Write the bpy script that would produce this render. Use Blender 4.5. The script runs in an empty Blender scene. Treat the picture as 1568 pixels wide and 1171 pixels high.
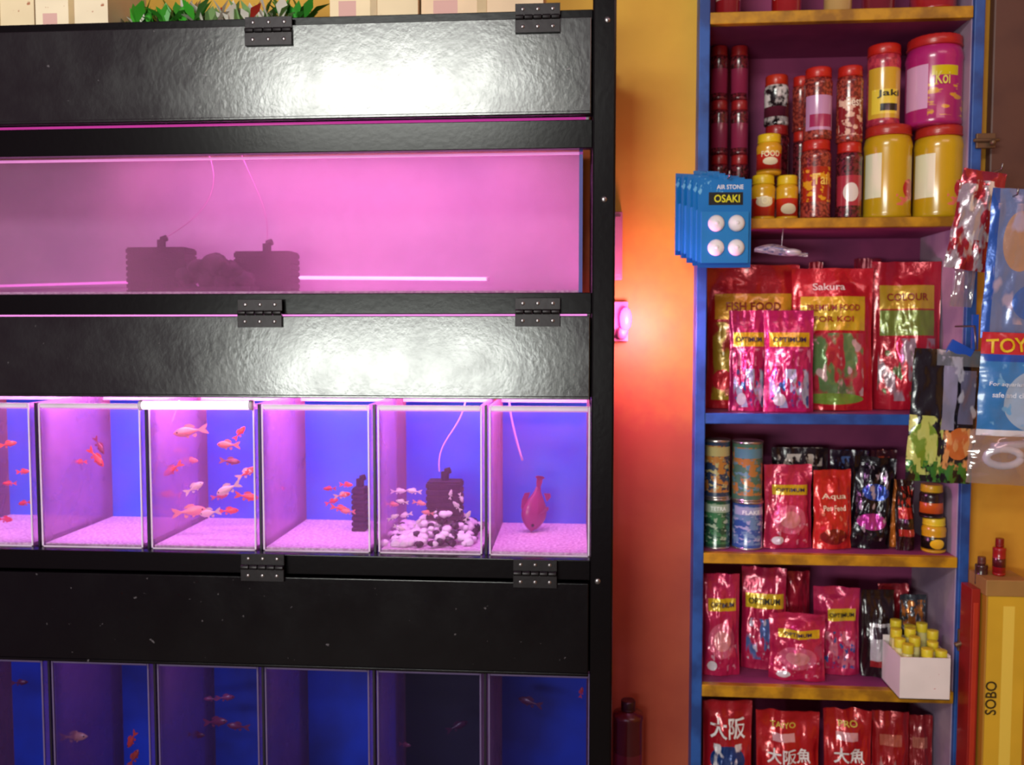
import bpy, math, random
from mathutils import Vector, Matrix, noise, Euler
random.seed(7)
SC=bpy.context.scene
SC.view_settings.view_transform='Standard'
# ------------------------------------------------------------ camera
CAM=Vector((0,-1.7,1.4)); EUL=Euler((math.radians(90-3.3),0,math.radians(4.3)),'XYZ')
cd=bpy.data.cameras.new('camera'); cam=bpy.data.objects.new('camera',cd); SC.collection.objects.link(cam)
cam.location=CAM; cam.rotation_euler=EUL; cd.sensor_width=36; cd.lens=31; cd.clip_start=.05
cd.dof.use_dof=True; cd.dof.focus_distance=1.35; cd.dof.aperture_fstop=4.5
SC.camera=cam
RM=EUL.to_matrix()
def P(px,py,y=0.0):
    d=RM@Vector(((px-784)/1350,(585.5-py)/1350,-1)); t=(y-CAM.y)/d.y
    return CAM+d*t
def PX(px,y=0.0,py=585): return P(px,py,y).x
def PZ(py,px=600,y=0.0): return P(px,py,y).z
# ------------------------------------------------------------ materials
def C(h):
    if not isinstance(h,str): return (h[0],h[1],h[2],1)
    h=h.lstrip('#'); r=[int(h[i:i+2],16)/255 for i in (0,2,4)]
    return tuple((c/12.92 if c<=.04045 else ((c+.055)/1.055)**2.4) for c in r)+(1,)
class NT:
    def __init__(s,name):
        s.m=bpy.data.materials.new(name); s.m.use_nodes=True; s.t=s.m.node_tree; s.n=s.t.nodes; s.l=s.t.links
        s.b=s.n['Principled BSDF']; s.out=s.n['Material Output']
    def math(s,op,a,b=0.0,c=0.0):
        n=s.n.new('ShaderNodeMath'); n.operation=op
        for i,x in enumerate((a,b,c)):
            if isinstance(x,(int,float)): n.inputs[i].default_value=x
            else: s.l.new(x,n.inputs[i])
        return n.outputs[0]
    def mix(s,f,a,b):
        n=s.n.new('ShaderNodeMix'); n.data_type='RGBA'
        for i,x in ((0,f),(6,a),(7,b)):
            if isinstance(x,(int,float,tuple)): n.inputs[i].default_value=x
            else: s.l.new(x,n.inputs[i])
        return n.outputs[2]
    def noise(s,scale,detail=3,coord=None,rough=.5):
        n=s.n.new('ShaderNodeTexNoise'); n.inputs['Scale'].default_value=scale; n.inputs['Detail'].default_value=detail
        n.inputs['Roughness'].default_value=rough
        if coord is not None: s.l.new(coord,n.inputs['Vector'])
        return n.outputs[0]
    def bump(s,h,st=.3,d=.002):
        n=s.n.new('ShaderNodeBump'); n.inputs['Strength'].default_value=st; n.inputs['Distance'].default_value=d
        s.l.new(h,n.inputs['Height']); s.l.new(n.outputs[0],s.b.inputs['Normal'])
    def coord(s,k='Object'):
        return s.n.new('ShaderNodeTexCoord').outputs[k]
def ramp(t,val,lo,hi):
    n=t.n.new('ShaderNodeMapRange'); n.inputs[1].default_value=lo; n.inputs[2].default_value=hi
    t.l.new(val,n.inputs[0]); return n.outputs[0]
def M(name,col,rough=.5,metal=0,col2=None,scale=20,bump=0,bscale=60,ior=None,emis=None,est=0,lo=.4,hi=.6,coat=0,spec=None):
    t=NT(name); t.b.inputs['Roughness'].default_value=rough; t.b.inputs['Metallic'].default_value=metal
    co=t.coord()
    if col2 is None:
        c=C(col); col2=tuple(x*.82 for x in c[:3])+(1,); lo,hi=.3,.75
        f=ramp(t,t.noise(scale,3,co),lo,hi); t.l.new(t.mix(f,c,col2),t.b.inputs['Base Color'])
    else:
        f=ramp(t,t.noise(scale,4,co),lo,hi); t.l.new(t.mix(f,C(col),C(col2)),t.b.inputs['Base Color'])
    if bump: t.bump(t.noise(bscale,4,co),bump)
    if ior: t.b.inputs['IOR'].default_value=ior
    if spec is not None: t.b.inputs['Specular IOR Level'].default_value=spec
    if coat: t.b.inputs['Coat Weight'].default_value=coat; t.b.inputs['Coat Roughness'].default_value=.08
    if emis: t.b.inputs['Emission Color'].default_value=C(emis); t.b.inputs['Emission Strength'].default_value=est
    return t.m
def glassm(name,tint,haze,hazecol,gloss=.03,rough=.02):
    t=NT(name); n=t.n
    tr=n.new('ShaderNodeBsdfTransparent'); tr.inputs[0].default_value=C(tint)
    df=n.new('ShaderNodeBsdfDiffuse'); df.inputs[0].default_value=C(hazecol)
    tl=n.new('ShaderNodeBsdfTranslucent'); tl.inputs[0].default_value=C(hazecol)
    gl=n.new('ShaderNodeBsdfGlossy'); gl.inputs['Roughness'].default_value=rough
    m0=n.new('ShaderNodeMixShader'); m0.inputs[0].default_value=.7; t.l.new(df.outputs[0],m0.inputs[1]); t.l.new(tl.outputs[0],m0.inputs[2])
    m1=n.new('ShaderNodeMixShader'); t.l.new(t.math('MULTIPLY',ramp(t,t.noise(4,4,t.coord(),.6),.0,1.),haze*2.0),m1.inputs[0])
    t.l.new(tr.outputs[0],m1.inputs[1]); t.l.new(m0.outputs[0],m1.inputs[2])
    m2=n.new('ShaderNodeMixShader'); m2.inputs[0].default_value=gloss; t.l.new(m1.outputs[0],m2.inputs[1]); t.l.new(gl.outputs[0],m2.inputs[2])
    t.l.new(m2.outputs[0],t.out.inputs[0]); n.remove(t.b); return t.m
def PM(name,base,shapes=(),rough=.3,metal=0,coat=.3,spot=None,bump=0,bscale=30):
    """printed packaging: shapes in uv: ('r',u0,v0,u1,v1,col) ('e',cu,cv,ru,rv,col) ('b',u0,v0,u1,v1,scale,thr,col)"""
    t=NT(name); uv=t.coord('UV'); sp=t.n.new('ShaderNodeSeparateXYZ'); t.l.new(uv,sp.inputs[0]); u,v=sp.outputs[0],sp.outputs[1]
    if isinstance(base,tuple) and len(base)==3 and isinstance(base[0],str):
        cur=t.mix(ramp(t,t.noise(base[2],3,t.coord()),.42,.58),C(base[0]),C(base[1]))
    else:
        c=C(base); cur=t.mix(ramp(t,t.noise(9,2,t.coord()),.3,.8),c,tuple(x*.8 for x in c[:3])+(1,))
    for s in shapes:
        if s[0]=='e':
            a=t.math('MULTIPLY',t.math('SUBTRACT',u,s[1]),1/s[3]); b=t.math('MULTIPLY',t.math('SUBTRACT',v,s[2]),1/s[4])
            m=t.math('LESS_THAN',t.math('ADD',t.math('MULTIPLY',a,a),t.math('MULTIPLY',b,b)),1.0)
        else:
            m=t.math('MULTIPLY',t.math('COMPARE',u,(s[1]+s[3])/2,abs(s[3]-s[1])/2),t.math('COMPARE',v,(s[2]+s[4])/2,abs(s[4]-s[2])/2))
            if s[0]=='b': m=t.math('MULTIPLY',m,ramp(t,t.noise(s[5],2.5,uv),s[6]-.02,s[6]+.03))
        cur=t.mix(m,cur,C(s[-1]))
    t.l.new(cur,t.b.inputs['Base Color'])
    t.b.inputs['Roughness'].default_value=rough; t.b.inputs['Metallic'].default_value=metal
    t.b.inputs['Coat Weight'].default_value=coat; t.b.inputs['Coat Roughness'].default_value=.12
    if bump: t.bump(t.noise(bscale,3,t.coord()),bump,.005)
    return t.m
_mc={}
def flat(h,rough=.4,metal=0,coat=0):
    k=(h,rough,metal,coat)
    if k not in _mc: _mc[k]=M('paint_'+h.strip('#'),h,rough,metal,coat=coat)
    return _mc[k]
# ------------------------------------------------------------ mesh builder
_tc={}
def text2d(s):
    if s in _tc: return _tc[s]
    cu=bpy.data.curves.new('t','FONT'); cu.body=s; cu.offset=.015; cu.resolution_u=3
    o=bpy.data.objects.new('t',cu); SC.collection.objects.link(o)
    dg=bpy.context.evaluated_depsgraph_get(); me=o.evaluated_get(dg).to_mesh()
    vs=[(v.co.x,v.co.y) for v in me.vertices]; fs=[tuple(p.vertices) for p in me.polygons]
    bpy.data.objects.remove(o); bpy.data.curves.remove(cu)
    if not vs: vs=[(0,0),(1,0),(1,1),(0,1)]; fs=[(0,1,2,3)]
    x0=min(a for a,b in vs);x1=max(a for a,b in vs);y0=min(b for a,b in vs);y1=max(b for a,b in vs)
    vs=[((a-x0)/(x1-x0)-.5,(b-y0)/(y1-y0)-.5) for a,b in vs]
    _tc[s]=(vs,fs,(x1-x0)/(y1-y0)); return _tc[s]
class MB:
    def __init__(s): s.v=[];s.f=[];s.m=[];s.uv=[];s.sm=[]
    def add(s,vs,fs,m=0,uvs=None,smooth=False):
        o=len(s.v); s.v+= [Vector(v) for v in vs]
        for i,f in enumerate(fs):
            s.f.append([o+k for k in f]); s.m.append(m); s.sm.append(smooth)
            s.uv.append([uvs[k] for k in f] if uvs else [(0,0)]*len(f))
    def box(s,x0,x1,y0,y1,z0,z1,m=0,rot=None,c=None):
        vs=[(x,y,z) for x in (x0,x1) for y in (y0,y1) for z in (z0,z1)]
        uv=[(a,b) for a in (0,1) for _ in (0,1) for b in (0,1)]
        if rot is not None:
            cc=Vector(c or ((x0+x1)/2,(y0+y1)/2,(z0+z1)/2)); vs=[rot@(Vector(v)-cc)+cc for v in vs]
        s.add(vs,[(0,1,3,2),(4,6,7,5),(0,4,5,1),(2,3,7,6),(0,2,6,4),(1,5,7,3)],m,uv)
    def grid(s,fn,nu,nv,m=0,smooth=True,flip=False):
        vs=[];uv=[]
        for j in range(nv+1):
            for i in range(nu+1):
                u,v=i/nu,j/nv; vs.append(fn(u,v)); uv.append((u,v))
        fs=[]
        for j in range(nv):
            for i in range(nu):
                a=j*(nu+1)+i; q=(a,a+1,a+nu+2,a+nu+1); fs.append(q[::-1] if flip else q)
        s.add(vs,fs,m,uv,smooth)
    def lathe(s,prof,n=28,m=0,c=(0,0,0),ribs=0,ribd=0,caps=True,z0=None,z1=None):
        zs=[p[1] for p in prof]; a0=min(zs) if z0 is None else z0; a1=max(zs) if z1 is None else z1
        vs=[];uv=[];fs=[]
        for r,z in prof:
            for i in range(n+1):
                an=math.pi/2+2*math.pi*i/n   # i=n/2 faces -y
                rr=r*(1-ribd*(i%2)) if ribs else r
                vs.append((c[0]+rr*math.cos(an),c[1]+rr*math.sin(an),c[2]+z)); uv.append((i/n,(z-a0)/max(a1-a0,1e-6)))
        for j in range(len(prof)-1):
            for i in range(n):
                a=j*(n+1)+i; fs.append((a,a+1,a+n+2,a+n+1))
        if caps:
            fs.append(tuple(range(n-1,-1,-1))); k=(len(prof)-1)*(n+1); fs.append(tuple(range(k,k+n)))
        s.add(vs,fs,m,uv,True)
    def tube(s,pts,r,n=8,m=0):
        pts=[Vector(p) for p in pts]; vs=[];fs=[]
        for i,p in enumerate(pts):
            d=(pts[min(i+1,len(pts)-1)]-pts[max(i-1,0)]).normalized()
            a=d.orthogonal().normalized() if i==0 else (pa-d*pa.dot(d)).normalized(); pa=a; b=d.cross(a)
            for k in range(n):
                t=2*math.pi*k/n; vs.append(p+(a*math.cos(t)+b*math.sin(t))*r)
        for i in range(len(pts)-1):
            for k in range(n):
                fs.append((i*n+k,i*n+(k+1)%n,(i+1)*n+(k+1)%n,(i+1)*n+k))
        fs.append(tuple(range(n-1,-1,-1))); fs.append(tuple(range((len(pts)-1)*n,len(pts)*n)))
        s.add(vs,fs,m,None,True)
    def ball(s,c,r,m=0,nu=12,nv=8,j=0):
        if isinstance(r,(int,float)): r=(r,r,r)
        c=Vector(c)
        def fn(u,v):
            a=2*math.pi*u;b=math.pi*(v-.5)
            k=1+(j*noise.noise(Vector((math.cos(a)*2,math.sin(a)*2,v*3))+c*50) if j else 0)
            return (c.x+r[0]*k*math.cos(b)*math.cos(a),c.y+r[1]*k*math.cos(b)*math.sin(a),c.z+r[2]*k*math.sin(b))
        s.grid(fn,nu,nv,m)
    def text(s,st,cx,cz,w,h,fn,m,rot=0):
        vs,fs,asp=text2d(st); out=[]
        cr,sr=math.cos(rot),math.sin(rot)
        for a,b in vs:
            x,z=a*w,b*h; x,z=x*cr-z*sr,x*sr+z*cr; out.append(fn(cx+x,cz+z))
        s.add(out,fs,m)
    def obj(s,name,mats,loc=(0,0,0),rot=(0,0,0),parent=None,bevel=0):
        me=bpy.data.meshes.new(name); me.from_pydata([tuple(v) for v in s.v],[],s.f)
        for m in mats: me.materials.append(m)
        me.polygons.foreach_set('material_index',s.m); me.polygons.foreach_set('use_smooth',s.sm)
        ul=me.uv_layers.new(name='UVMap'); fl=[c for f in s.uv for q in f for c in q]; ul.data.foreach_set('uv',fl)
        me.update(); o=bpy.data.objects.new(name,me); SC.collection.objects.link(o)
        o.location=loc; o.rotation_euler=rot
        if parent: o.parent=parent
        if bevel:
            b=o.modifiers.new('bevel','BEVEL'); b.width=bevel; b.segments=2; b.limit_method='ANGLE'
        return o
def empty(name,loc=(0,0,0)):
    o=bpy.data.objects.new(name,None); SC.collection.objects.link(o); o.location=loc; o.empty_display_size=.05; return o
# ------------------------------------------------------------ common materials
m_black=M('black_paint_frame','#080507',.24,bump=.08,bscale=90,ior=1.32)
def lid_mat(name,ior):
    t=NT(name); co=t.coord()
    t.l.new(t.mix(ramp(t,t.noise(70,3,co),.71,.75),C('#0a070a'),C('#5a5458')),t.b.inputs['Base Color'])
    mp=t.n.new('ShaderNodeMapping'); mp.inputs['Scale'].default_value=(1.15,1,1); t.l.new(co,mp.inputs[0])
    h=t.math('ADD',t.noise(85,3,mp.outputs[0],.5),t.math('MULTIPLY',t.noise(300,2,co),.2))
    t.bump(h,.12,.0018)
    r=ramp(t,t.noise(10,5,mp.outputs[0],.6),.35,.65); t.l.new(t.math('MULTIPLY_ADD',r,.06,.20),t.b.inputs['Roughness'])
    t.b.inputs['IOR'].default_value=ior; return t.m
m_lid=lid_mat('black_gloss_board',1.80); m_lid3=lid_mat('black_satin_board',1.36)
m_hinge=M('dark_steel_hinge','#2c282a',.4,.7,bump=.2)
m_screw=M('screw_steel','#9a9496',.3,.9)
m_glass=glassm('tank_glass','#f8f4fa',.10,'#ffb8e8',.012)
m_glass1=glassm('milky_tank_glass','#f4ecf4',.17,'#ffbce2',.012)
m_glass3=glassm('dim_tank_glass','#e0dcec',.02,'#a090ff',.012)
m_side=glassm('tank_side_glass','#f0e4f4',.26,'#ffd4f8',.04,.05)
m_edge=M('glass_edge_silicone','#f3dcf5',.3)
m_blue=M('blue_tank_backing','#1848d4',.5,col2='#2864e0',scale=4)
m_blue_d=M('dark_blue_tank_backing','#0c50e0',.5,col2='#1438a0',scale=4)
m_lilac=M('lilac_tank_backing','#bc9cb8',.6,col2='#ac8cac',scale=3)
m_sand=M('tank_floor_gravel','#f4dcf0',.8,col2='#d0a8cc',scale=160,bump=.6,bscale=200)
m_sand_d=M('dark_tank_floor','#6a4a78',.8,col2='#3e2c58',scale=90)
# wall
def wallm(name,a,b2):
    t=NT(name); co=t.coord()
    t.l.new(t.mix(ramp(t,t.noise(3,5,co,.6),.35,.7),C(a),C(b2)),t.b.inputs['Base Color'])
    t.b.inputs['Roughness'].default_value=.6; t.bump(t.noise(14,5,co),.25,.006); return t
t=wallm('yellow_plaster','#dca030','#c88424'); m_wall=t.m
# yellow plaster; red glow on the lower wall is painted into the colour
t=wallm('red_lit_plaster','#e0b034','#d09a2c'); co=t.coord(); sp=t.n.new('ShaderNodeSeparateXYZ'); t.l.new(co,sp.inputs[0])
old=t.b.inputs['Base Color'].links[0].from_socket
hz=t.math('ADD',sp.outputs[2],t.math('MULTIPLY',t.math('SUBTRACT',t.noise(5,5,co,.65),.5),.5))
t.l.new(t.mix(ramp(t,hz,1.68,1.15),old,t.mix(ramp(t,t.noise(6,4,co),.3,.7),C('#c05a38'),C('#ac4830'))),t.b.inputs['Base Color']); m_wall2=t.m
# ------------------------------------------------------------ room
WY=.38; NB=.62
XL=PX(1064,.34); XL2=PX(1080,.34); XR=PX(1474,.34); XR2=PX(1490,.34)
b=MB()
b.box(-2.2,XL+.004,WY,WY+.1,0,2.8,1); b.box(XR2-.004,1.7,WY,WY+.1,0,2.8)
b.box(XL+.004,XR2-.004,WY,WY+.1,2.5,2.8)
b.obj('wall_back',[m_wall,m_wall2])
b=MB(); b.box(-2.2,1.7,-3.4,.8,-.06,0); b.obj('floor',[M('cement_floor','#7a6c62',.7,scale=8)])
b=MB(); b.box(1.7,1.78,-3.4,.48,0,2.8); b.obj('wall_right',[m_wall])
# brown board at far right
b=MB(); x0=PX(1512,.37,200); b.box(x0,x0+.35,.355,WY,PZ(300,1540,.36),2.6)
b.obj('trim_1',[M('brown_board','#5c3a30',.5,col2='#4a2c28',scale=6)],bevel=.004)
# ------------------------------------------------------------ rack
rack=empty('aquarium_rack')
RX0=-1.42; RXP=PX(905); RXQ=PX(940); RT=PZ(24)
Z=lambda py:PZ(py,600,0)
b=MB()
for x0,x1 in ((RXP,RXQ),(RX0-.045,RX0)):
    b.box(x0,x1,-.014,.03,0,RT+.06); b.box(x0,x1,.31,.35,0,RT)
b.obj('posts',[m_black],parent=rack,bevel=.004)
b=MB()
for a,c in ((24,40),(188,231),(449,481),(851,881)):
    b.box(RX0,RXP,-.006 if a!=188 else .0,.02,Z(c),Z(a))
# backing boards behind the lids
b.box(RX0,RXP,.021,.024,Z(180),Z(30)); b.box(RX0,RXP,.021,.024,Z(608),Z(486)); b.box(RX0,RXP,.021,.024,Z(1026),Z(870))
zlow=.30
b.box(RX0,RXP,-.006,.02,zlow-.03,zlow+.02); b.box(RX0,RXP,-.004,.016,.06,zlow-.03)
# side bars, back bars and tier boards
for z in (RT-.02,Z(460),Z(862),zlow):
    b.box(RXP+.005,RXQ-.005,.03,.31,z-.03,z); b.box(RX0-.04,RX0-.005,.03,.31,z-.03,z)
for a in (Z(449)-.002,Z(853),zlow+.02):
    b.box(RX0,RXP,.02,.34,a-.02,a)
b.box(RX0,RXP,.02,.35,RT-.015,RT)
b.obj('rails',[m_black],parent=rack,bevel=.003)
lz=[(38,183),(484,609),(884,1022)]
for i,(a,c) in enumerate(lz):
    b=MB()
    b.box(RX0+.004,RXP-.003,-.016,-.004 if i!=1 else -.007,Z(c),Z(a))
    b.box(RX0+.004,RXP-.003,-.019,-.016,Z(c),Z(c)+.006)
    b.obj('lid_board_%d'%(i+1),[m_lid if i<2 else m_lid3],parent=rack,bevel=.003)
def hinge(px0,px1,pym):
    x0,x1=PX(px0,0,pym),PX(px1,0,pym); z=PZ(pym,600); b=MB()
    b.box(x0,x1,-.0195,-.0145,z+.004,z+.026); b.box(x0,x1,-.0225,-.016,z-.028,z-.004)
    n=5; w=(x1-x0)/n
    for k in range(n):
        b.tube([(x0+k*w+.001,-.022,z),(x0+(k+1)*w-.001,-.022,z)],.005,10)
    for k in range(3):
        xx=x0+(k+.5)*(x1-x0)/3
        b.ball((xx,-.0225,z-.017),(.004,.002,.004),1); b.ball((xx,-.0195,z+.016),(.004,.002,.004),1)
    b.obj('hinge',[m_hinge,m_screw],parent=rack,bevel=.001)
for q in ((381,452,47),(790,858,38),(370,437,479),(790,858,478),(375,440,868),(787,853,869)): hinge(*q)
b=MB(); 
for px,py in ((930,30),(925,305),(915,890)): 
    p=P(px,py,-.014); b.ball(p,(.006,.003,.006),0)
b.obj('corner_screws',[m_screw],parent=rack)
# ------------------------------------------------------------ aquariums
def aquarium(px0,px1,zb,zt,back,floor,brace=True,refpy=720,gl=m_glass,side=m_side,edge=m_edge):
    y0,y1=.026,.30
    x0=PX(px0,y0,refpy); x1=PX(px1,y0,refpy); b=MB(); g=.004
    b.box(x0,x1,y0,y0+g,zb,zt,0)
    b.box(x0,x0+g,y0+g,y1,zb,zt,1); b.box(x1-g,x1,y0+g,y1,zb,zt,1)
    b.box(x0+g,x1-g,y1-g,y1,zb,zt,2)
    b.box(x0+g,x1-g,y0+g,y1-g,zb,zb+.008,3)
    for xx in (x0,x1-.003): b.box(xx,xx+.003,y0-.002,y0,zb,zt,4)
    if brace:
        b.box(x0+g,x1-g,y0+g,y0+.03,zt-.012,zt-.005,4)
        b.box(x0+g,x1-g,y0-.002,y0,zt-.009,zt,4)
        b.box(x0+g,x1-g,y1-.034,y1-g,zt-.012,zt-.005,4)
    b.box(x0,x1,y0-.002,y0,zb,zb+.004,4)
    b.obj('glass_aquarium',[gl,side,back,floor,edge])
    return x0,x1
zb1=Z(449)-.002; zb2=Z(853); zb3=zlow+.02
zt1=Z(190); zt2=Z(622); zt3=Z(1030)
# tier 1 : one long tank
x0=RX0+.01; x1=PX(892,.026,350); b=MB(); y0,y1=.026,.30
b.box(x0,x1,y0,y0+.004,zb1,zt1,0); b.box(x0,x0+.004,y0+.004,y1,zb1,zt1,1); b.box(x1-.004,x1,y0+.004,y1,zb1,zt1,1)
b.box(x0+.004,x1-.004,y1-.004,y1,zb1,zt1,2); b.box(x0+.004,x1-.004,y0+.004,y1-.004,zb1,zb1+.008,3)
b.box(x1-.007,x1,y0-.003,y0,zb1,zt1,5); b.box(x0,x1,y0-.003,y0,Z(237),Z(233),4)
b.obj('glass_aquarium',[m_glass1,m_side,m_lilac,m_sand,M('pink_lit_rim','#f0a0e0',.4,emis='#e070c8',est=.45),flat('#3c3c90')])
T2=[(-118,48),(62,217),(230,391),(402,566),(579,738),(749,903)]
T3=[(-110,68),(82,230),(243,397),(407,566),(578,737),(748,903)]
for k,(a,c) in enumerate(T2): aquarium(a,c,zb2,zt2,m_blue,m_sand,refpy=720)
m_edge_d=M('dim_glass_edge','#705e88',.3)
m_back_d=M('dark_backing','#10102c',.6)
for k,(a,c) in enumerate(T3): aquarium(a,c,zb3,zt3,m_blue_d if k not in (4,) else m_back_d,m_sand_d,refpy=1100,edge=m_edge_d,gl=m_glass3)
# gap strips between tanks
b=MB()
for T,z0,z1,rp in ((T2,zb2,zt2,720),(T3,zb3,zt3,1100)):
    for i in range(5):
        xa=PX(T[i][1],.026,rp)+.001; xb=PX(T[i+1][0],.026,rp)-.001
        b.box((xa+xb)/2-.0022,(xa+xb)/2+.0022,.03,.045,z0,z1,0)
b.obj('divider_strips',[flat('#1a1020')],parent=rack)
# lamps ---------------------------------------------------
def glow_tube(name,xa,za,xb,zb,y,r,col,st):
    mt=M(name+'_glow',col,.4,emis=col,est=st); b=MB()
    b.tube([(xa,y,za),(xb,y,zb)],r,12,0)
    b.tube([(xa-.006,y,za),(xa,y,za)],r*1.25,12,1); b.tube([(xb,y,zb),(xb+.006,y,zb)],r*1.25,12,1)
    b.obj(name,[mt,flat('#d8c8d8')])
def area(name,loc,sx,sy,col,pw,rot):
    L=bpy.data.lights.new(name,'AREA'); L.shape='RECTANGLE'; L.size=sx; L.size_y=sy; L.color=col[:3]; L.energy=pw
    o=bpy.data.objects.new(name,L); SC.collection.objects.link(o); o.location=loc; o.rotation_euler=rot; return o
xm=(RX0+RXP)/2
area('tank_light_upper',(-.50,.10,zt1-.01),.85,.06,(1,.38,.84),2.6,(math.radians(22),0,0))
area('tank_light_middle',(xm,.07,Z(520)),1.35,.05,(1,.44,1),9.5,(math.radians(14),0,0))
area('tank_light_lower',(xm-.25,.07,Z(940)),.9,.05,(.6,.36,1),.5,(math.radians(12),0,0))
a=P(0,438,.27); c=P(200,432,.27); glow_tube('aquarium_glow_tube',a.x-.15,a.z-.003,c.x,c.z,.27,.003,'#f080e0',1.1)  # emissive tube standing in for a reflection line in the tank, no lamp
a=P(455,425,.27); c=P(745,427,.27); glow_tube('aquarium_glow_tube',a.x,a.z,c.x,c.z,.27,.004,'#ffc0fa',2.3)  # same reflection line continued as an emissive tube, no lamp here
a=P(222,619,.02); c=P(385,619,.02); glow_tube('aquarium_glow_tube',a.x,a.z-.001,c.x,c.z-.001,.012,.0085,'#ffd8f8',2.5)
glow_tube('hood_light_leak',RX0+.03,Z(186.2)+.0065,RXP-.012,Z(186.2)+.0065,.036,.0055,'#c83c9c',.6)  # emissive strip imitating hood light leaking out below the top lid
glow_tube('hood_light_leak',RX0+.03,Z(482.6),RXP-.008,Z(482.6),.030,.003,'#f090e0',1.2)  # emissive strip imitating light leak at the middle lid's top edge
# ------------------------------------------------------------ sponge filters / ornaments
m_sponge=M('black_sponge','#120a16',.9,bump=.8,bscale=300)
m_airline=M('air_line','#e8b8e8',.3)
m_airline1=M('thin_air_line','#c878b0',.4)
def sponge(name,px0,px1,pyt,zb,y,line=None,d=.06,thin=False):
    x0,x1=PX(px0,y,pyt),PX(px1,y,pyt); zt=P((px0+px1)/2,pyt,y).z; h=zt-zb; b=MB(); n=max(4,int(h/.012))
    for k in range(n):
        z=zb+h*k/n; s=.0022
        b.box(x0,x1,y-d/2,y+d/2,z,z+h/n*.7); b.box(x0+s,x1-s,y-d/2+s,y+d/2-s,z+h/n*.7,z+h/n)
    xc=(x0+x1)/2; b.tube([(xc,y,zt),(xc,y,zt+.018)],.009,12); b.tube([(xc,y,zt+.018),(xc+.012,y,zt+.022)],.007,10)
    if line: b.tube(line(xc,y,zt+.018),.0009 if thin else .0018,6,1)
    b.obj(name,[m_sponge,m_airline1 if thin else m_airline],bevel=.002)
def curve(pts,n=14):
    pts=[Vector(p) for p in pts]
    out=[]
    for i in range(n+1):
        t=i/n; q=list(pts)
        while len(q)>1: q=[q[k].lerp(q[k+1],t) for k in range(len(q)-1)]
        out.append(q[0])
    return out
fb1=zb1+.008
sponge('sponge_filter',203,292,380,fb1,.15,lambda x,y,z:curve([(x,y,z),(x+.12,y,z+.06),(x+.14,y,z+.12),(x+.1,y,zt1)]),thin=True)
sponge('sponge_filter',366,452,386,fb1,.15,lambda x,y,z:curve([(x,y,z),(x+.01,y,z+.08),(x-.03,y,z+.12),(x-.06,y,zt1)]),thin=True)
b=MB()
for px,py,r in ((285,425,.022),(305,412,.024),(330,405,.026),(352,415,.024),(375,428,.02),(320,428,.024),(345,432,.022)):
    p=P(px,py,.085); b.ball((p.x,p.y,max(p.z,fb1+r*.6)),(r,r*.9,r*.8),0,14,10,.5)
b.box(P(270,440,.085).x,P(390,440,.085).x,.06,.11,fb1,fb1+.012,0)
b.obj('rock_ornament',[M('aquarium_rock','#3c2034',.9,col2='#1c0e1c',scale=60,bump=.8,bscale=90)])
fb2=zb2+.008
sponge('sponge_filter',655,708,735,fb2+.04,.15,lambda x,y,z:curve([(x-.012,y,z),(x-.02,y,z+.07),(x+.03,y,z+.08),(x+.045,y,zt2)]),.05)
sponge('sponge_filter',541,562,745,fb2,.20,None,.04)
# other air lines
b=MB(); p=P(780,640,.2); q=P(800,705,.2); b.tube(curve([(p.x,.2,zt2),(p.x,.2,p.z),(q.x,.2,q.z)]),.0024,6,0)
p=P(275,640,.12); q=P(240,690,.12); r=P(232,740,.12); b.tube(curve([(p.x,.12,zt2),(p.x-.01,.12,p.z),(q.x,.12,q.z),(r.x+.005,.12,r.z)]),.002,6,0)
b.obj('air_hose',[m_airline])
# pebbles
b=MB(); random.seed(3)
xa,xb=PX(590,.09,800),PX(728,.09,800)
fx=PX(682,.15,780); fy=.15
def pile(x,y): return .045*math.exp(-(((x-fx)/.05)**2+((y-fy)/.07)**2))
for k in range(260):
    u=random.random(); x=xa+u*(xb-xa); y=random.uniform(.045,.26); r=random.uniform(.006,.0115)
    zz=fb2+r*.6+random.random()*.02*(1-abs(2*u-1))*(1 if y>.08 else .3)+pile(x,y)*random.uniform(.2,1)
    b.ball((x,y,zz),(r,r*random.uniform(.7,1),r*.72),0 if random.random()<(.88 if x<fx-.03 else .55) else 1,10,7,.35)
b.obj('pebble_bed',[M('white_pebble','#faf2f8',.5),M('black_pebble','#160e18',.4)])
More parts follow.
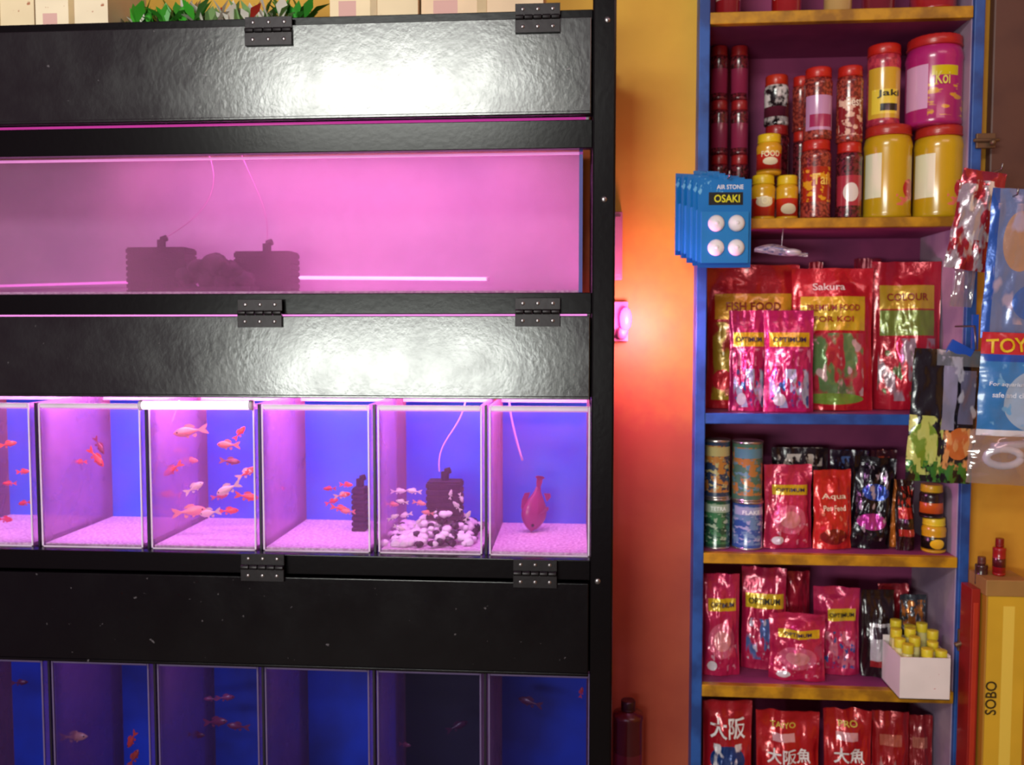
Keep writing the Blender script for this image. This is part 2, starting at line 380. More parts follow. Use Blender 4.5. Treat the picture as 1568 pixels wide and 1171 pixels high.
# ------------------------------------------------------------ fish
def fish(px,py,y,Lpx,col,face=1,tilt=0,yaw=0,hr=.36,col2=None,lim=None,tail=1.0,name='aquarium_fish',fk=1.0):
    p=P(px,py,y); L=abs(PX(px+Lpx,y,py)-PX(px,y,py)); b=MB(); bl=L*.74; n=12; w=L*hr*.5
    prof=[.02,.42,.68,.86,.97,1,.97,.88,.74,.57,.40,.26,.2]
    def body(u,v):
        i=v*n; k=min(int(i),n-1); h=prof[k]+(prof[k+1]-prof[k])*(i-k); h*=L*hr/2; a=2*math.pi*u
        return (L/2-v*bl, math.cos(a)*h*.5, math.sin(a)*h*(1 if math.sin(a)>0 else .95))
    b.grid(body,14,n*1,0)
    xt=L/2-bl+.004*L; H=L*hr/2
    def fin(pts,m=1):
        k=len(pts); th=.006*L
        vs=[(x,th,z) for x,z in pts]+[(x,-th,z) for x,z in pts]
        fs=[tuple(range(k)),tuple(range(2*k-1,k-1,-1))]+[(i,i+k,(i+1)%k+k,(i+1)%k) for i in range(k)]
        b.add(vs,fs,m,None,False)
    tl=.27*L*tail; F=lambda a:(1+(a-1)*fk)
    fin([(xt+.03*L,.12*H),(xt-tl*.5,.75*H*fk),(xt-tl,1.05*H*tail*fk),(xt-tl*.85,.4*H),(xt-tl*.62,0),(xt-tl*.85,-.4*H),(xt-tl,-1.05*H*tail*fk),(xt-tl*.5,-.75*H*fk),(xt+.03*L,-.12*H)])
    fin([(L*.2,.9*H),(L*.12,F(1.4)*H),(0,F(1.45)*H),(-L*.12,1.0*H),(-L*.14,.6*H)])
    fin([(-L*.02,-.85*H),(-L*.1,-F(1.35)*H),(-L*.16,-1.0*H),(-L*.15,-.5*H)])
    fin([(L*.2,-.8*H),(L*.1,-F(1.3)*H),(L*.06,-1.0*H),(L*.1,-.8*H)])
    for s in (-1,1):
        b.ball((L*.38,s*H*.36,.16*H),(L*.028,L*.014,L*.028),2,8,6)
        b.add([(L*.2,s*H*.46,-.1*H),(L*.08,s*H*.8,-.35*H),(L*.07,s*H*.75,-.6*H),(L*.16,s*H*.46,-.4*H)],[(0,1,2,3)],1)
    bm=PM('fish_skin',col,[('b',0,.0,1,1,4,.55,col2)] if col2 else [],.35)
    fm=flat(col2 or col,.4)
    rz=yaw+(math.pi if face<0 else 0)
    return b.obj(name,[bm,fm,flat('#08060a',.2)],p,(0,-math.radians(tilt),rz))
OR='#ff5028'; PK='#ff9a90'; RD='#e02838'; WH='#ffd0cc'; WW='#ffe8f0'
for d in [ # tank0
 (12,680,.12,26,OR,1,10),(38,770,.1,22,RD,-1,-10),(8,795,.15,26,RD,1,0),(15,740,.2,20,RD,-1,0),(35,722,.2,22,OR,1,5),
 # tank1 goldfish
 (147,700,.11,36,OR,1,-50),(124,707,.16,20,OR,-1,0),(152,682,.17,30,'#8a3040',1,-60),
 # tank 2 school
 (292,660,.10,50,PK,-1,-8),(367,663,.16,26,OR,1,50),(350,681,.12,38,'#ff8a70',-1,0),(292,705,.2,26,PK,1,0),(265,718,.12,34,OR,-1,-35),
 (352,706,.18,32,'#9a4048',1,-5),(377,724,.12,34,OR,1,30),(297,747,.1,34,WH,1,30),(262,757,.2,32,OR,-1,5),(350,748,.08,42,WH,-1,-25),
 (378,760,.12,36,OR,1,-10),(290,783,.12,50,PK,1,5),(322,785,.08,38,WH,-1,-12),(350,782,.16,30,OR,1,0),(336,760,.2,26,'#c04050',1,10),(275,690,.2,22,PK,-1,0),
 # tank 3
 (505,748,.12,20,RD,-1,0),(524,758,.1,26,OR,1,10),(520,778,.12,28,OR,1,-10),(533,783,.08,24,'#ff8070',-1,0),(508,768,.16,22,RD,1,20),(430,748,.2,18,RD,1,0),(530,742,.18,22,OR,1,0),
 (610,752,.12,24,WW,1,0),(634,752,.14,24,WW,-1,8),(600,772,.12,22,PK,1,-4),(616,768,.07,20,WW,-1,10),(642,770,.09,22,PK,1,-10),(602,792,.06,20,WW,1,25),(622,788,.1,22,WW,-1,-15),(640,800,.06,18,WW,1,40),(655,785,.07,20,PK,-1,10),(612,808,.05,20,WW,1,-20),(716,790,.06,20,WW,1,60),(700,775,.07,20,WW,-1,50),(690,757,.08,16,WW,1,80),(706,762,.1,16,WW,1,-70),
 # row 3
 (113,1128,.1,44,'#d89a90',1,4),(202,1132,.08,32,'#ff5030',-1,-60),(205,1160,.12,30,'#e05030',1,60),(345,1068,.16,28,'#a04070',1,0),(322,1070,.18,20,'#a04070',-1,0),
 (330,1105,.15,40,'#8a3058',1,8),(365,1112,.12,34,'#8a3058',-1,10),(300,1125,.2,30,'#7a2850',1,0),(30,1010+35,.12,24,'#6a2040',1,0),(890,1060,.1,18,'#e04050',1,80),(620,1140,.14,20,'#904060',1,0),(700,1112,.16,36,'#502040',1,20),(812,1075,.16,40,'#602848',-1,10)]:
    c2=None
    if d[4] in(OR,) and random.random()<.3: c2='#ffc8b8'
    fish(d[0],d[1],d[2],d[3],d[4],d[5],d[6],random.uniform(-.3,.3),col2=c2,hr=.30)
fish(821,768,.21,94,'#9c2c6c',-1,-80,.5,hr=.46,tail=.7,fk=.3)
# ------------------------------------------------------------ shelf unit
SU=empty('display_shelf_unit'); FY=.345
m_bluep=M('blue_paint_wood','#2858a4',.45,col2='#1c3f80',scale=14,bump=.3)
m_yel=M('yellow_paint_edge','#c89010',.45,col2='#946410',scale=18,bump=.3)
m_rose=M('rose_paint_inside','#98386a',.6,col2='#7c285a',scale=5)
m_sidep=M('pale_side_paint','#b89cb0',.6,col2='#98809c',scale=8)
ZS=.0; ZT=2.5
b=MB(); b.box(XL,XL2,FY-.012,WY+.02,ZS,ZT); b.box(XR,XR2,FY-.012,WY+.02,ZS,ZT); b.box(XL2,XR,FY-.012,WY+.02,ZT-.04,ZT); b.box(XL2,XR,FY-.012,WY+.02,ZS,ZS+.04)
b.obj('front_frame',[m_bluep],parent=SU,bevel=.002)
b=MB(); b.box(XL2-.012,XL2,WY+.02,NB,ZS,ZT,0); b.box(XR,XR+.012,WY+.02,NB,ZS,ZT,1); b.box(XL2,XR,NB-.012,NB,ZS,ZT,0)
b.box(XR-.002,XR,FY,WY+.02,ZS,ZT,1)
b.obj('carcass',[m_rose,m_sidep],parent=SU)
SH={}
for k,(py,pb,mm) in {'a':(14,32,m_yel),'b':(333,348,m_yel),'c':(634,650,m_bluep),'d':(850,866,m_yel),'e':(1054,1072,m_yel),'f':(1282,1300,m_yel)}.items():
    z1=P(1270,py,FY-.01).z; z0=P(1270,pb,FY-.01).z; b=MB()
    b.box(XL2,XR-.002,FY-.01,FY+.01,z0,z1,0); b.box(XL2,XR-.002,FY+.01,NB-.012,z0+.002,z1,1)
    b.obj('shelf_'+k,[mm,m_rose],parent=SU,bevel=.0015); SH[k]=z1
# latches
b=MB(); p=P(1510,215,FY-.02); b.box(p.x-.02,p.x+.02,FY-.02,FY-.012,p.z-.016,p.z+.016); b.tube([(p.x-.028,FY-.024,p.z),(p.x+.026,FY-.024,p.z)],.004); b.ball((p.x+.01,FY-.03,p.z-.006),.007)
p=P(1476,980,FY-.02); b.box(p.x-.012,p.x+.012,FY-.02,FY-.012,p.z-.026,p.z+.024); b.tube([(p.x-.022,FY-.026,p.z-.01),(p.x+.02,FY-.026,p.z+.006)],.006); b.ball((p.x,FY-.03,p.z+.012),.01)
b.obj('door_latches',[M('aged_brass','#7a6048',.45,.6)],parent=SU,bevel=.001)
# ------------------------------------------------------------ packaging
def jar(px0,px1,pyt,zb,y,body,shapes=(),lid='#c82418',name='food_jar',rough=.25,lidh=.16,neck=.86,mat=None,txt=None,tcol='#ffffff',sh='jar'):
    pm=pyt+30; x0,x1=PX(px0,y,pm),PX(px1,y,pm); xc=(x0+x1)/2; r=(x1-x0)/2; h=P((px0+px1)/2,pyt,y-(r if pyt<507 else -r)).z-zb; b=MB()
    lh=min(h*lidh+.004,.022); s=r*(1-neck); bh=h-lh
    if sh=='can':
        b.lathe([(r*.96,0),(r,.002),(r,.005),(r*.975,.007),(r*.975,h-.007),(r,h-.005),(r,h-.002),(r*.96,h),(r*.9,h-.003)],32,0)
        b.lathe([(r*1.01,h-.006),(r*1.02,h-.004),(r*1.02,h-.001),(r*.97,h)],32,1)
        b.lathe([(r*1.01,0),(r*1.02,.002),(r*1.01,.005)],32,1)
    else:
        sd=min(.45*r,.18*bh)
        b.lathe([(r*.85,0),(r*.97,.003),(r,.008),(r*.97,bh*.08),(r*.97,bh-sd-.006),(r,bh-sd),(r*.96,bh-sd*.5),(r*(neck+.02),bh-.003),(r*neck*.93,bh)],32,0,z0=0,z1=bh)
        b.lathe([(r*neck,bh-.001),(r*neck*1.04,bh+.001),(r*neck*1.04,bh+lh-.002),(r*neck,bh+lh),(r*neck*.8,bh+lh-.0006)],48,1,ribs=1,ribd=.03)
        b.lathe([(r*neck*1.06,bh),(r*neck*1.07,bh+.0015),(r*neck*1.05,bh+.003)],32,1)
    if txt:
        for (st,cz,ww,hh) in txt:
            rr=r*1.012
            b.text(st,0,cz*h,ww*r*2,hh*h,lambda x,z:(rr*math.sin(x/rr),-rr*math.cos(x/rr),z),2)
    o=b.obj(name,[mat or PM('jar_print',body,shapes,rough,coat=.6),flat(lid,.35,0,.3) if sh!='can' else flat('#c8bcb8',.25,.9),flat(tcol)],(xc,y,zb),(0,0,random.uniform(-.08,.08)))
    return zb+h
def pouch(px0,px1,pyt,zb,y,base,shapes=(),txts=(),t=.035,name='food_pouch',rough=.24,metal=.25,tilt=0,lean=.05,seal=None,zabs=None,wr=1.0,yaw=None):
    """txts: (string,u,v,width_u,height_v,color)"""
    pm=pyt+50; x0,x1=PX(px0,y,pm),PX(px1,y,pm); w=x1-x0; h=P((px0+px1)/2,pyt,y).z-zb; sd=random.random()*40
    def f(u,v,side,off=0):
        uu=min(max((u-.04)/.92,0),1); bu=max(0,math.sin(math.pi*uu))**.6
        vv=min(max(v/.9,0),1); bv=max(0,(1-vv**2.4))**.8*min(1,.5+v*2.5)
        n1=noise.noise(Vector((u*3+sd,v*4,sd))); n2=noise.noise(Vector((u*6+sd,v*5+sd,2))); n3=abs(noise.noise(Vector((u*13,v*7+sd,5)))); n4=abs(noise.noise(Vector((u*7+v*6,v*9-u*5+sd,9))))
        crease=(1-bu*bv*.6)
        return Vector(((u-.5)*w*(1-.035*math.sin(math.pi*v))+n1*.02*w, side*(bu*bv*t*.5*(1+.4*n2)+ ((n3*.12+n4*.16)*t*(bu*bv)**.5 if bu*bv>0 else 0)*wr) + n1*t*.3*wr + n2*.004*wr*crease + side*.0004-(off), v*h+ (n2*.012*h if v>.9 else 0)*(v-.9)*8))
    b=MB(); b.grid(lambda u,v:f(u,v,-1),32,42,0); b.grid(lambda u,v:f(u,v,1),14,18,0,flip=True)
    b.grid(lambda u,v:f(u,.93+.065*v,-1,.0008),26,8,1)
    mats=[PM('pouch_print',base,shapes,rough,metal,.7,bump=.75,bscale=34),seal and flat(seal,.3,.3) or PM('pouch_seal',base,(),rough,metal,.5,bump=.6,bscale=60)]
    for st,u,v,wu,hv,col in txts:
        mats.append(flat(col,.4)); k=len(mats)-1
        b.text(st,u,v,wu,hv,lambda a,c:f(min(max(a,0),1),min(max(c,0),1),-1,.0034),k)
    o=b.obj(name,mats,(0,0,0),(-lean,math.radians(tilt),random.uniform(-.12,.12) if yaw is None else yaw)); o.location=((x0+x1)/2,y,zb+.0005)
    return o
zA,zB,zC,zD,zE,zF=(SH[k] for k in 'abcdef')
# --- top shelf
Y1=.385
for q in ((1095,1135,'#8a1418'),(1182,1228,'#a01818'),(1262,1306,'#c8a060'),(1320,1372,'#7a1c28'),(1395,1465,'#b02424')):
    jar(q[0],q[1],-85,zA,Y1+.01,q[2],[('r',.3,.3,.7,.8,'#e8c0b0')],'#c82418')
# --- jar shelf
random.seed(11)
brown=('#6a2020','#b04838',150); dark=('#3a1418','#7a2430',140); pink=('#b85088','#d880a8',120)
# back stacks
for cx0,cx1 in ((1087,1115),(1118,1146)):
    z=zB
    for i,pt in enumerate((236,152,68)): z=jar(cx0,cx1,pt,z,.50,dark,[('r',.3,.15,.7,.7,'#8a2848')],'#a01c20')
z=jar(1170,1208,190,zB,.47,dark,[],'#a02020'); jar(1170,1208,112,z,.47,('#1c1418','#e8dcd8',60),[('r',.25,.2,.75,.45,'#5a2030')],'#c83018')
z=jar(1213,1240,200,zB,.50,dark); jar(1213,1240,115,z,.50,brown)
za=jar(1150,1187,266,zB,.385,'#e0a81c',[('r',.25,.1,.8,.6,'#c83018'),('e',.5,.5,.12,.15,'#f6e8c0')],'#e8c018',txt=[('TOP',.42,.7,.16)],tcol='#fff0c0')
jar(1188,1222,267,zB,.385,'#e0a81c',[('r',.25,.1,.8,.6,'#c83018'),('e',.5,.3,.12,.15,'#f6e8c0')],'#e8c018')
jar(1158,1197,203,za,.385,'#e0a020',[('r',.25,.15,.8,.65,'#c02818'),('e',.5,.4,.1,.12,'#f6e8c0')],'#e8c018',txt=[('FOOD',.5,.75,.14)],tcol='#fff0c0')
za=jar(1226,1273,212,zB,.39,brown,[('r',.3,.25,.72,.75,'#b02818'),('b',.3,.25,.72,.75,9,.55,'#e8a020')],txt=[('Tai',.5,.5,.14)],tcol='#ffd060')
jar(1231,1275,100,za,.39,brown,[('r',.3,.15,.72,.7,'#c890b8'),('r',.36,.2,.64,.4,'#a82858')])
za=jar(1280,1320,216,zB,.39,dark,[('r',.3,.2,.7,.65,'#b03040'),('e',.5,.4,.1,.14,'#e8d8d0')])
jar(1281,1322,98,za,.39,brown,[('r',.3,.1,.7,.65,'#8a1420'),('b',.3,.1,.7,.65,8,.52,'#e8b8a0')],txt=[('Best',.52,.6,.12)],tcol='#ffe8d0')
za=jar(1323,1396,188,zB,.40,'#d0a418',[('r',.26,.25,.40,.78,'#f0ecc8'),('e',.62,.35,.07,.12,'#c02028'),('b',.5,.15,.8,.45,10,.55,'#e87060')],'#b82c20',neck=.9,lidh=.13)
jar(1328,1379,64,za,.40,('#a02840','#c84050',90),[('r',.28,.1,.68,.8,'#d8a830'),('r',.33,.16,.6,.5,'#f0d040'),('r',.42,.2,.6,.3,'#202020')],neck=.92,lidh=.1,txt=[('Jaki',.38,.7,.1)],tcol='#202020')
za=jar(1400,1475,189,zB,.40,'#d0a418',[('r',.26,.25,.42,.78,'#f0ecc8'),('e',.62,.35,.07,.12,'#c02028'),('b',.5,.15,.8,.45,10,.55,'#e87060')],'#b82c20',neck=.9,lidh=.13)
jar(1388,1474,48,za,.40,'#b82470',[('r',.26,.2,.42,.75,'#e0a8cc'),('b',.42,.1,.8,.5,8,.56,'#e0a030'),('r',.44,.6,.6,.72,'#d8c010')],'#c02420',neck=.9,lidh=.14,txt=[('Koi',.5,.25,.14)],tcol='#f0e060')
# --- hanging ball pack (blue cards)
hp=empty('hanging_ball_pack',P(1110,275,.28))
def card(px0,px1,pyt,pyb,y,rz,front):
    x0,x1=PX(px0,y,340),PX(px1,y,340); z1=P(px0,pyt,y).z; z0=P(px0,pyb,y).z; w=x1-x0; h=z1-z0; b=MB()
    b.box(-w/2,w/2,-.0015,.0015,0,h*.985,0)
    b.box(-w*.12,w*.12,-.0015,.0015,h*.985,h*1.03,0)
    # blister tray
    b.box(-w*.44,w*.44,-.010,-.0015,h*.05,h*.62,3)
    if front:
        b.box(-w*.30,w*.34,-.003,-.0015,h*.70,h*.84,1)
        b.text('OSAKI',w*.04,h*.77,w*.48,h*.085,lambda x,z:(x,-.0034,z),2)
        b.text('AIR STONE',w*.1,h*.9,w*.5,h*.05,lambda x,z:(x,-.0018,z),4)
    for i in (-1,1):
        for j in (0,1):
            b.ball((i*w*.19+w*.02,-.012,h*(.22+.27*j)),(w*.155,.012,w*.155),4,16,12)
            b.ball((i*w*.19+w*.02,-.020,h*(.22+.27*j)),(w*.05,.006,w*.05),4,10,8)
    o=b.obj('card',[PM('blue_card','#1c78c0',[('r',0,0,1,.06,'#1458a0'),('b',0,.8,.5,1,9,.6,'#70b8e0')],.25,coat=.6),flat('#0c0c10'),flat('#e8e020'),PM('blister_blue','#2c84c8',(),.15,coat=.8),flat('#f4f0f0',.4)],(0,0,0),(0,0,rz),None)
    o.parent=hp; o.location=Vector(((x0+x1)/2,y,z0))-hp.location
card(1068,1150,273,410,.262,.04,True)
card(1060,1140,270,407,.278,.12,False); card(1050,1132,267,403,.292,.2,False); card(1040,1120,268,396,.306,.3,False); card(1030,1110,266,392,.320,.36,False)
b=MB(); p=P(1112,268,.28); b.tube([(p.x-hp.location.x,.345-hp.location.y,0),(p.x-hp.location.x,.24-hp.location.y,0),(p.x-hp.location.x,.236-hp.location.y,.012)],.002)
b.obj('hook',[m_screw]).parent=hp
# small clear packet with fish lure hung under shelf
b=MB(); p=P(1196,385,.36)
b.grid(lambda u,v:(-.06+.12*u,-.008*math.sin(math.pi*u)*math.sin(math.pi*v)-.002*noise.noise(Vector((u*6,v*5,1))),(-.012+.024*v)*(.35+.65*math.sin(math.pi*min(1,u*1.25)))+.004*math.sin(u*5)),24,8,0)
b.ball((.025,-.004,0),(.02,.007,.008),1,12,8)
b.tube([(0,0,.008),(0,.0,P(1196,349,.36).z-p.z)],.0008,6,1)
b.obj('lure_packet',[PM('foil_clear','#c8c0cc',[('b',0,0,1,1,7,.55,'#5068a0'),('b',0,0,1,1,10,.6,'#f8f8ff')],.15,.6,.8),flat('#e8e4f0',.2,.5)],p,(0,math.radians(4),0))
# --- shelf c : large bags
pouch(1082,1226,405,zC,.47,'#c01c28',[('r',.08,.62,.92,.80,'#d89828'),('r',.06,.06,.94,.6,'#b08a28'),('b',.06,.06,.94,.6,5,.5,'#a83028'),('e',.16,.2,.1,.07,'#d02030')],[('FISH FOOD',.5,.71,.6,.06,'#8a1818')],.05)
pouch(1214,1338,410,zC,.44,'#c81c2c',[('r',.1,.56,.9,.8,'#dcb028'),('r',.12,.1,.88,.54,'#6c8c58'),('b',.12,.1,.88,.54,4,.5,'#c03444'),('b',.12,.1,.88,.5,6,.58,'#d8b0b0'),('e',.5,.08,.38,.04,'#80a040')],[('Sakura',.45,.87,.4,.05,'#f0d8d0'),('PREMIUM FOOD',.5,.72,.66,.045,'#a01820'),('FOR KOI',.5,.64,.5,.04,'#a01820')],.06)
pouch(1338,1442,400,zC,.46,'#b81c30',[('r',.1,.68,.9,.84,'#c8a030'),('r',.1,.5,.9,.67,'#7a8838'),('b',.08,.06,.92,.48,4,.5,'#a08890'),('b',.08,.06,.92,.4,6,.58,'#506838')],[('COLOUR',.5,.76,.6,.05,'#902020')],.05)
pouch(1240,1262,400,zC,.52,'#a01c30',[],[],.03); pouch(1310,1352,395,zC,.53,'#901830',[],[],.03)
optS=[('r',.1,.64,.92,.78,'#d8b020'),('b',.05,.45,.95,.62,5,.55,'#e88ab0'),('b',.1,.04,.9,.42,4,.5,'#b8c0e0'),('b',.1,.04,.9,.42,6,.58,'#3858a0'),('e',.3,.12,.12,.06,'#f0e8f0')]
pouch(1117,1176,475,zC,.395,'#c42068',optS,[('OPTIMUM',.5,.71,.68,.05,'#301040')],.035,metal=.4)
pouch(1170,1247,475,zC,.385,'#c42068',optS,[('OPTIMUM',.5,.71,.68,.05,'#301040')],.035,metal=.4)
# --- shelf d
canS=lambda a,c:[('b',.2,.1,.8,.9,7,.5,a),('b',.2,.1,.8,.9,12,.58,c),('r',.3,.72,.7,.88,c)]
za=jar(1077,1118,756,zD,.40,'#28503c',canS('#407a50','#a8b8a0'),sh='can',name='food_can',txt=[('TETRA',.8,.6,.08)])
jar(1077,1118,669,za,.40,'#2c3c58',canS('#b87838','#b8a870'),sh='can',name='food_can')
za=jar(1121,1168,760,zD,.40,'#3858a0',canS('#6a88b0','#a8a8cc'),sh='can',name='food_can',txt=[('FLAKE',.78,.6,.08)])
jar(1121,1168,671,za,.40,'#48705c',canS('#a87038','#5a8494'),sh='can',name='food_can')
pinkS=[('r',.15,.64,.9,.76,'#d8b020'),('e',.5,.35,.35,.17,'#d86080'),('e',.5,.35,.22,.1,'#e89098'),('b',.1,.05,.9,.3,8,.6,'#e8a0b8'),('e',.25,.1,.12,.05,'#e8e0e8')]
pouch(1182,1268,686,zD,.50,'#241820',[('b',.1,.8,.9,1,8,.5,'#d8c8c0')],[],.03)
pouch(1272,1330,690,zD,.50,'#281a2c',[('b',.1,.8,.9,1,8,.55,'#5068a0')],[],.03); pouch(1335,1375,690,zD,.51,'#50202c',[('b',.1,.7,.9,1,8,.55,'#c85030')],[],.03)
pouch(1170,1245,712,zD,.40,'#c42850',pinkS,[('OPTIMUM',.52,.70,.6,.045,'#301040')],.04)
pouch(1245,1306,720,zD,.40,'#d42c28',[('e',.5,.16,.35,.1,'#802018'),('b',.1,.1,.9,.5,7,.6,'#e88068')],[('Aqua',.5,.66,.66,.09,'#f8e0c0'),('Pet Feed',.5,.52,.6,.07,'#f8e0c0')],.035)
pouch(1300,1362,700,zD,.41,'#16121c',[('e',.55,.62,.33,.09,'#2848a0'),('e',.5,.30,.36,.09,'#c0389c'),('b',.15,.1,.85,.9,7,.6,'#c8b8c8')],[],.04,tilt=4,metal=.5)
pouch(1356,1374,735,zD,.43,'#e07828',[],[],.02)
pouch(1372,1402,735,zD,.40,'#301414',[('r',.1,.45,.9,.6,'#c02c20'),('r',.1,.2,.9,.3,'#b03020'),('b',.1,.6,.9,.9,8,.55,'#c83828')],[],.03)
za=jar(1411,1448,788,zD,.39,'#d8a018',[('r',.2,.15,.8,.6,'#1c1410'),('e',.5,.35,.1,.18,'#f0c020')],'#e8c828')
jar(1408,1444,738,za,.39,'#2c1818',[('r',.25,.2,.8,.6,'#c8581c')],'#e0b820')
# --- shelf e
pouch(1075,1134,880,zE,.40,'#c82458',pinkS,[('OPTIMUM',.52,.70,.62,.05,'#301040')],.04)
pouch(1136,1204,870,zE,.45,'#c02050',[('r',.08,.6,.95,.74,'#e0b828'),('b',.1,.1,.9,.5,4,.5,'#5870b0'),('b',.1,.1,.9,.5,7,.6,'#d8d0e8')],[('OPTIMUM',.5,.67,.72,.06,'#202020')],.04)
pouch(1200,1242,876,zE,.50,'#b01c38',[],[],.03)
pouch(1246,1316,900,zE,.43,'#c4285c',[('r',.3,.62,.92,.76,'#d8b828'),('b',.1,.08,.9,.5,5,.5,'#d07088'),('b',.1,.08,.9,.5,8,.58,'#4058a0')],[('OPTIMUM',.6,.69,.55,.05,'#202020')],.04)
pouch(1178,1263,940,zE,.385,'#c82454',pinkS,[('OPTIMUM',.5,.70,.5,.05,'#301040')],.045)
pouch(1320,1372,905,zE,.42,'#241418',[('r',.2,.2,.85,.62,'#c8c4c8'),('r',.3,.45,.75,.58,'#3a2c38'),('r',.2,.12,.85,.2,'#a02828')],[],.035)
pouch(1345,1392,895,zE,.50,'#a01828',[],[],.03)
# white carton with tubes
yb0,yb1=.285,.40
x0,x1=PX(1378,yb0,1030),PX(1455,yb0,1030); zc1=P(1410,1007,yb0).z; b=MB()
zc0=zE+.001; w=x1-x0; g=.002
b.box(0,w,yb0,yb0+g,0,zc1-zc0); b.box(0,w,yb1-g,yb1,0,zc1-zc0+.012); b.box(0,g,yb0+g,yb1-g,0,zc1-zc0); b.box(w-g,w,yb0+g,yb1-g,0,zc1-zc0+.006); b.box(0,w,yb0,yb1,0,g)
b.obj('white_carton',[PM('carton_white','#f4e8e4',[('b',.1,.1,.9,.9,12,.72,'#c06060')],.7,coat=0)],(x0,0,zc0))
b=MB(); random.seed(5)
for k in range(12):
    i=k%3; j=k//3
    c=Vector((.018+i*(w-.036)/2+random.uniform(-.004,.004), yb0+.018+j*.026, .012)); top=c+Vector((random.uniform(-.008,.008),random.uniform(-.004,.004),zc1-zc0-.004+j*.010+random.random()*.014))
    b.tube([c,top-Vector((0,0,.016))],.011,12,1); b.tube([top-Vector((0,0,.02)),top],.0125,14,0); 
b.obj('yellow_cap_vials',[flat('#e0d030',.4),flat('#e0d890',.3)],(x0,0,zc0+.002),bevel=.001)
pouch(1378,1420,912,zE,.47,'#4a5058',[('b',.05,.3,.95,.95,7,.5,'#c87830'),('b',.05,.3,.95,.95,10,.6,'#c8c8d0')],[],.03,metal=.6)
# --- shelf f
pouch(1076,1152,1075,zF,.39,'#b81828',[('e',.5,.52,.36,.12,'#183878'),('b',.2,.4,.8,.65,5,.55,'#e8e0e8')],[('大阪',.5,.78,.72,.17,'#f4ecec')],.05)
pouch(1158,1256,1092,zF,.40,'#c41c24',[('r',.25,.74,.6,.81,'#e8a8b0'),('b',.1,.1,.9,.5,6,.6,'#e0a0a0')],[('TAIYO',.42,.88,.4,.045,'#e8c850'),('大阪魚',.5,.62,.7,.13,'#f4ecec')],.05)
pouch(1262,1336,1090,zF,.40,'#c01c24',[('r',.25,.74,.7,.81,'#e8a8b0')],[('PRO',.5,.88,.4,.05,'#e8c850'),('大魚',.5,.62,.66,.13,'#f4ecec')],.05)
pouch(1336,1392,1092,zF,.41,'#a81820',[('r',.2,.7,.8,.8,'#c06050'),('b',.1,.1,.9,.6,6,.6,'#c08080')],[],.04)
pouch(1390,1428,1098,zF,.42,'#901820',[('r',.2,.7,.8,.8,'#b06050')],[],.035)
# ------------------------------------------------------------ hanging packs at right
m_clear=glassm('clear_plastic','#f4f4f8',.16,'#ffffff',.16,.12)
def hang(name,loc_px,rod=True):
    return empty(name,P(*loc_px))
def sheet(par,px0,px1,pyt,pyb,y,mats,shapes_fn=None,tilt=0,bul=.012,name='bag',txts=(),nn=1.0):
    x0,x1=PX(px0,y,(pyt+pyb)/2),PX(px1,y,(pyt+pyb)/2); z1=P(px0,pyt,y).z; z0=P(px0,pyb,y).z; w=x1-x0; h=z1-z0; sd=random.random()*30
    def f(u,v,s=-1,off=0):
        return ((u-.5)*w, s*bul*(max(0,math.sin(math.pi*u)*math.sin(math.pi*v)))**.6-off+.006*nn*noise.noise(Vector((u*5+sd,v*6,sd)))+.003*nn*noise.noise(Vector((u*14,v*12,sd))), (v-1)*h)
    b=MB(); b.grid(f,22,28,0); b.grid(lambda u,v:f(u,v,.3),8,8,0,flip=True)
    ms=[mats]
    for st,u,v,wu,hv,col,rot in txts:
        ms.append(flat(col)); b.text(st,u,v,wu,hv,lambda a,c:f(min(max(a,0),1),min(max(c,0),1),-1,.0028),len(ms)-1,rot)
    o=b.obj(name,ms,(0,0,0),(0,math.radians(tilt),0)); o.parent=par; o.location=Vector(((x0+x1)/2,y,z1))-par.location
    return o
def rod(par,px,py,y0,extra=0):
    p=P(px,py,y0); b=MB(); q=p-par.location
    b.tube([(q.x,WY-.02-par.location.y,q.z),(q.x,y0-par.location.y-.02,q.z),(q.x,y0-par.location.y-.024,q.z+.012)],.0022,8)
    b.box(q.x-.01,q.x+.01,WY-.024-par.location.y,WY-par.location.y,q.z-.012,q.z+.012)
    b.obj('hook',[m_screw]).parent=par
h1=hang('hanging_foil_pack',(1525,262,.24)); rod(h1,1527,262,.24)
sheet(h1,1472,1540,262,415,.23,PM('foil_red','#c8b8c0',[('b',0,0,1,1,3,.52,'#b02838'),('r',.0,.85,1,1,'#a83040'),('b',0,.1,1,.9,5,.58,'#f4f0f4'),('b',0,.0,1,.3,4,.5,'#a02030')],.2,.5,.8,bump=.6),tilt=9,bul=.014)
sheet(h1,1466,1500,330,470,.25,m_clear,tilt=4,bul=.01,name='clear_sleeve')
h2=hang('hanging_accessory_pack',(1545,300,.2)); rod(h2,1550,300,.2)
sheet(h2,1516,1620,290,520,.20,PM('blue_orange_bag','#7888b8',[('r',0,.0,.12,1,'#2858b0'),('e',.45,.65,.25,.2,'#b89078'),('b',.1,.1,1,.9,3,.55,'#b8a8c0'),('e',.7,.25,.3,.12,'#4870c0')],.25,.2,.7,bump=.6),tilt=3,name='upper_bag')
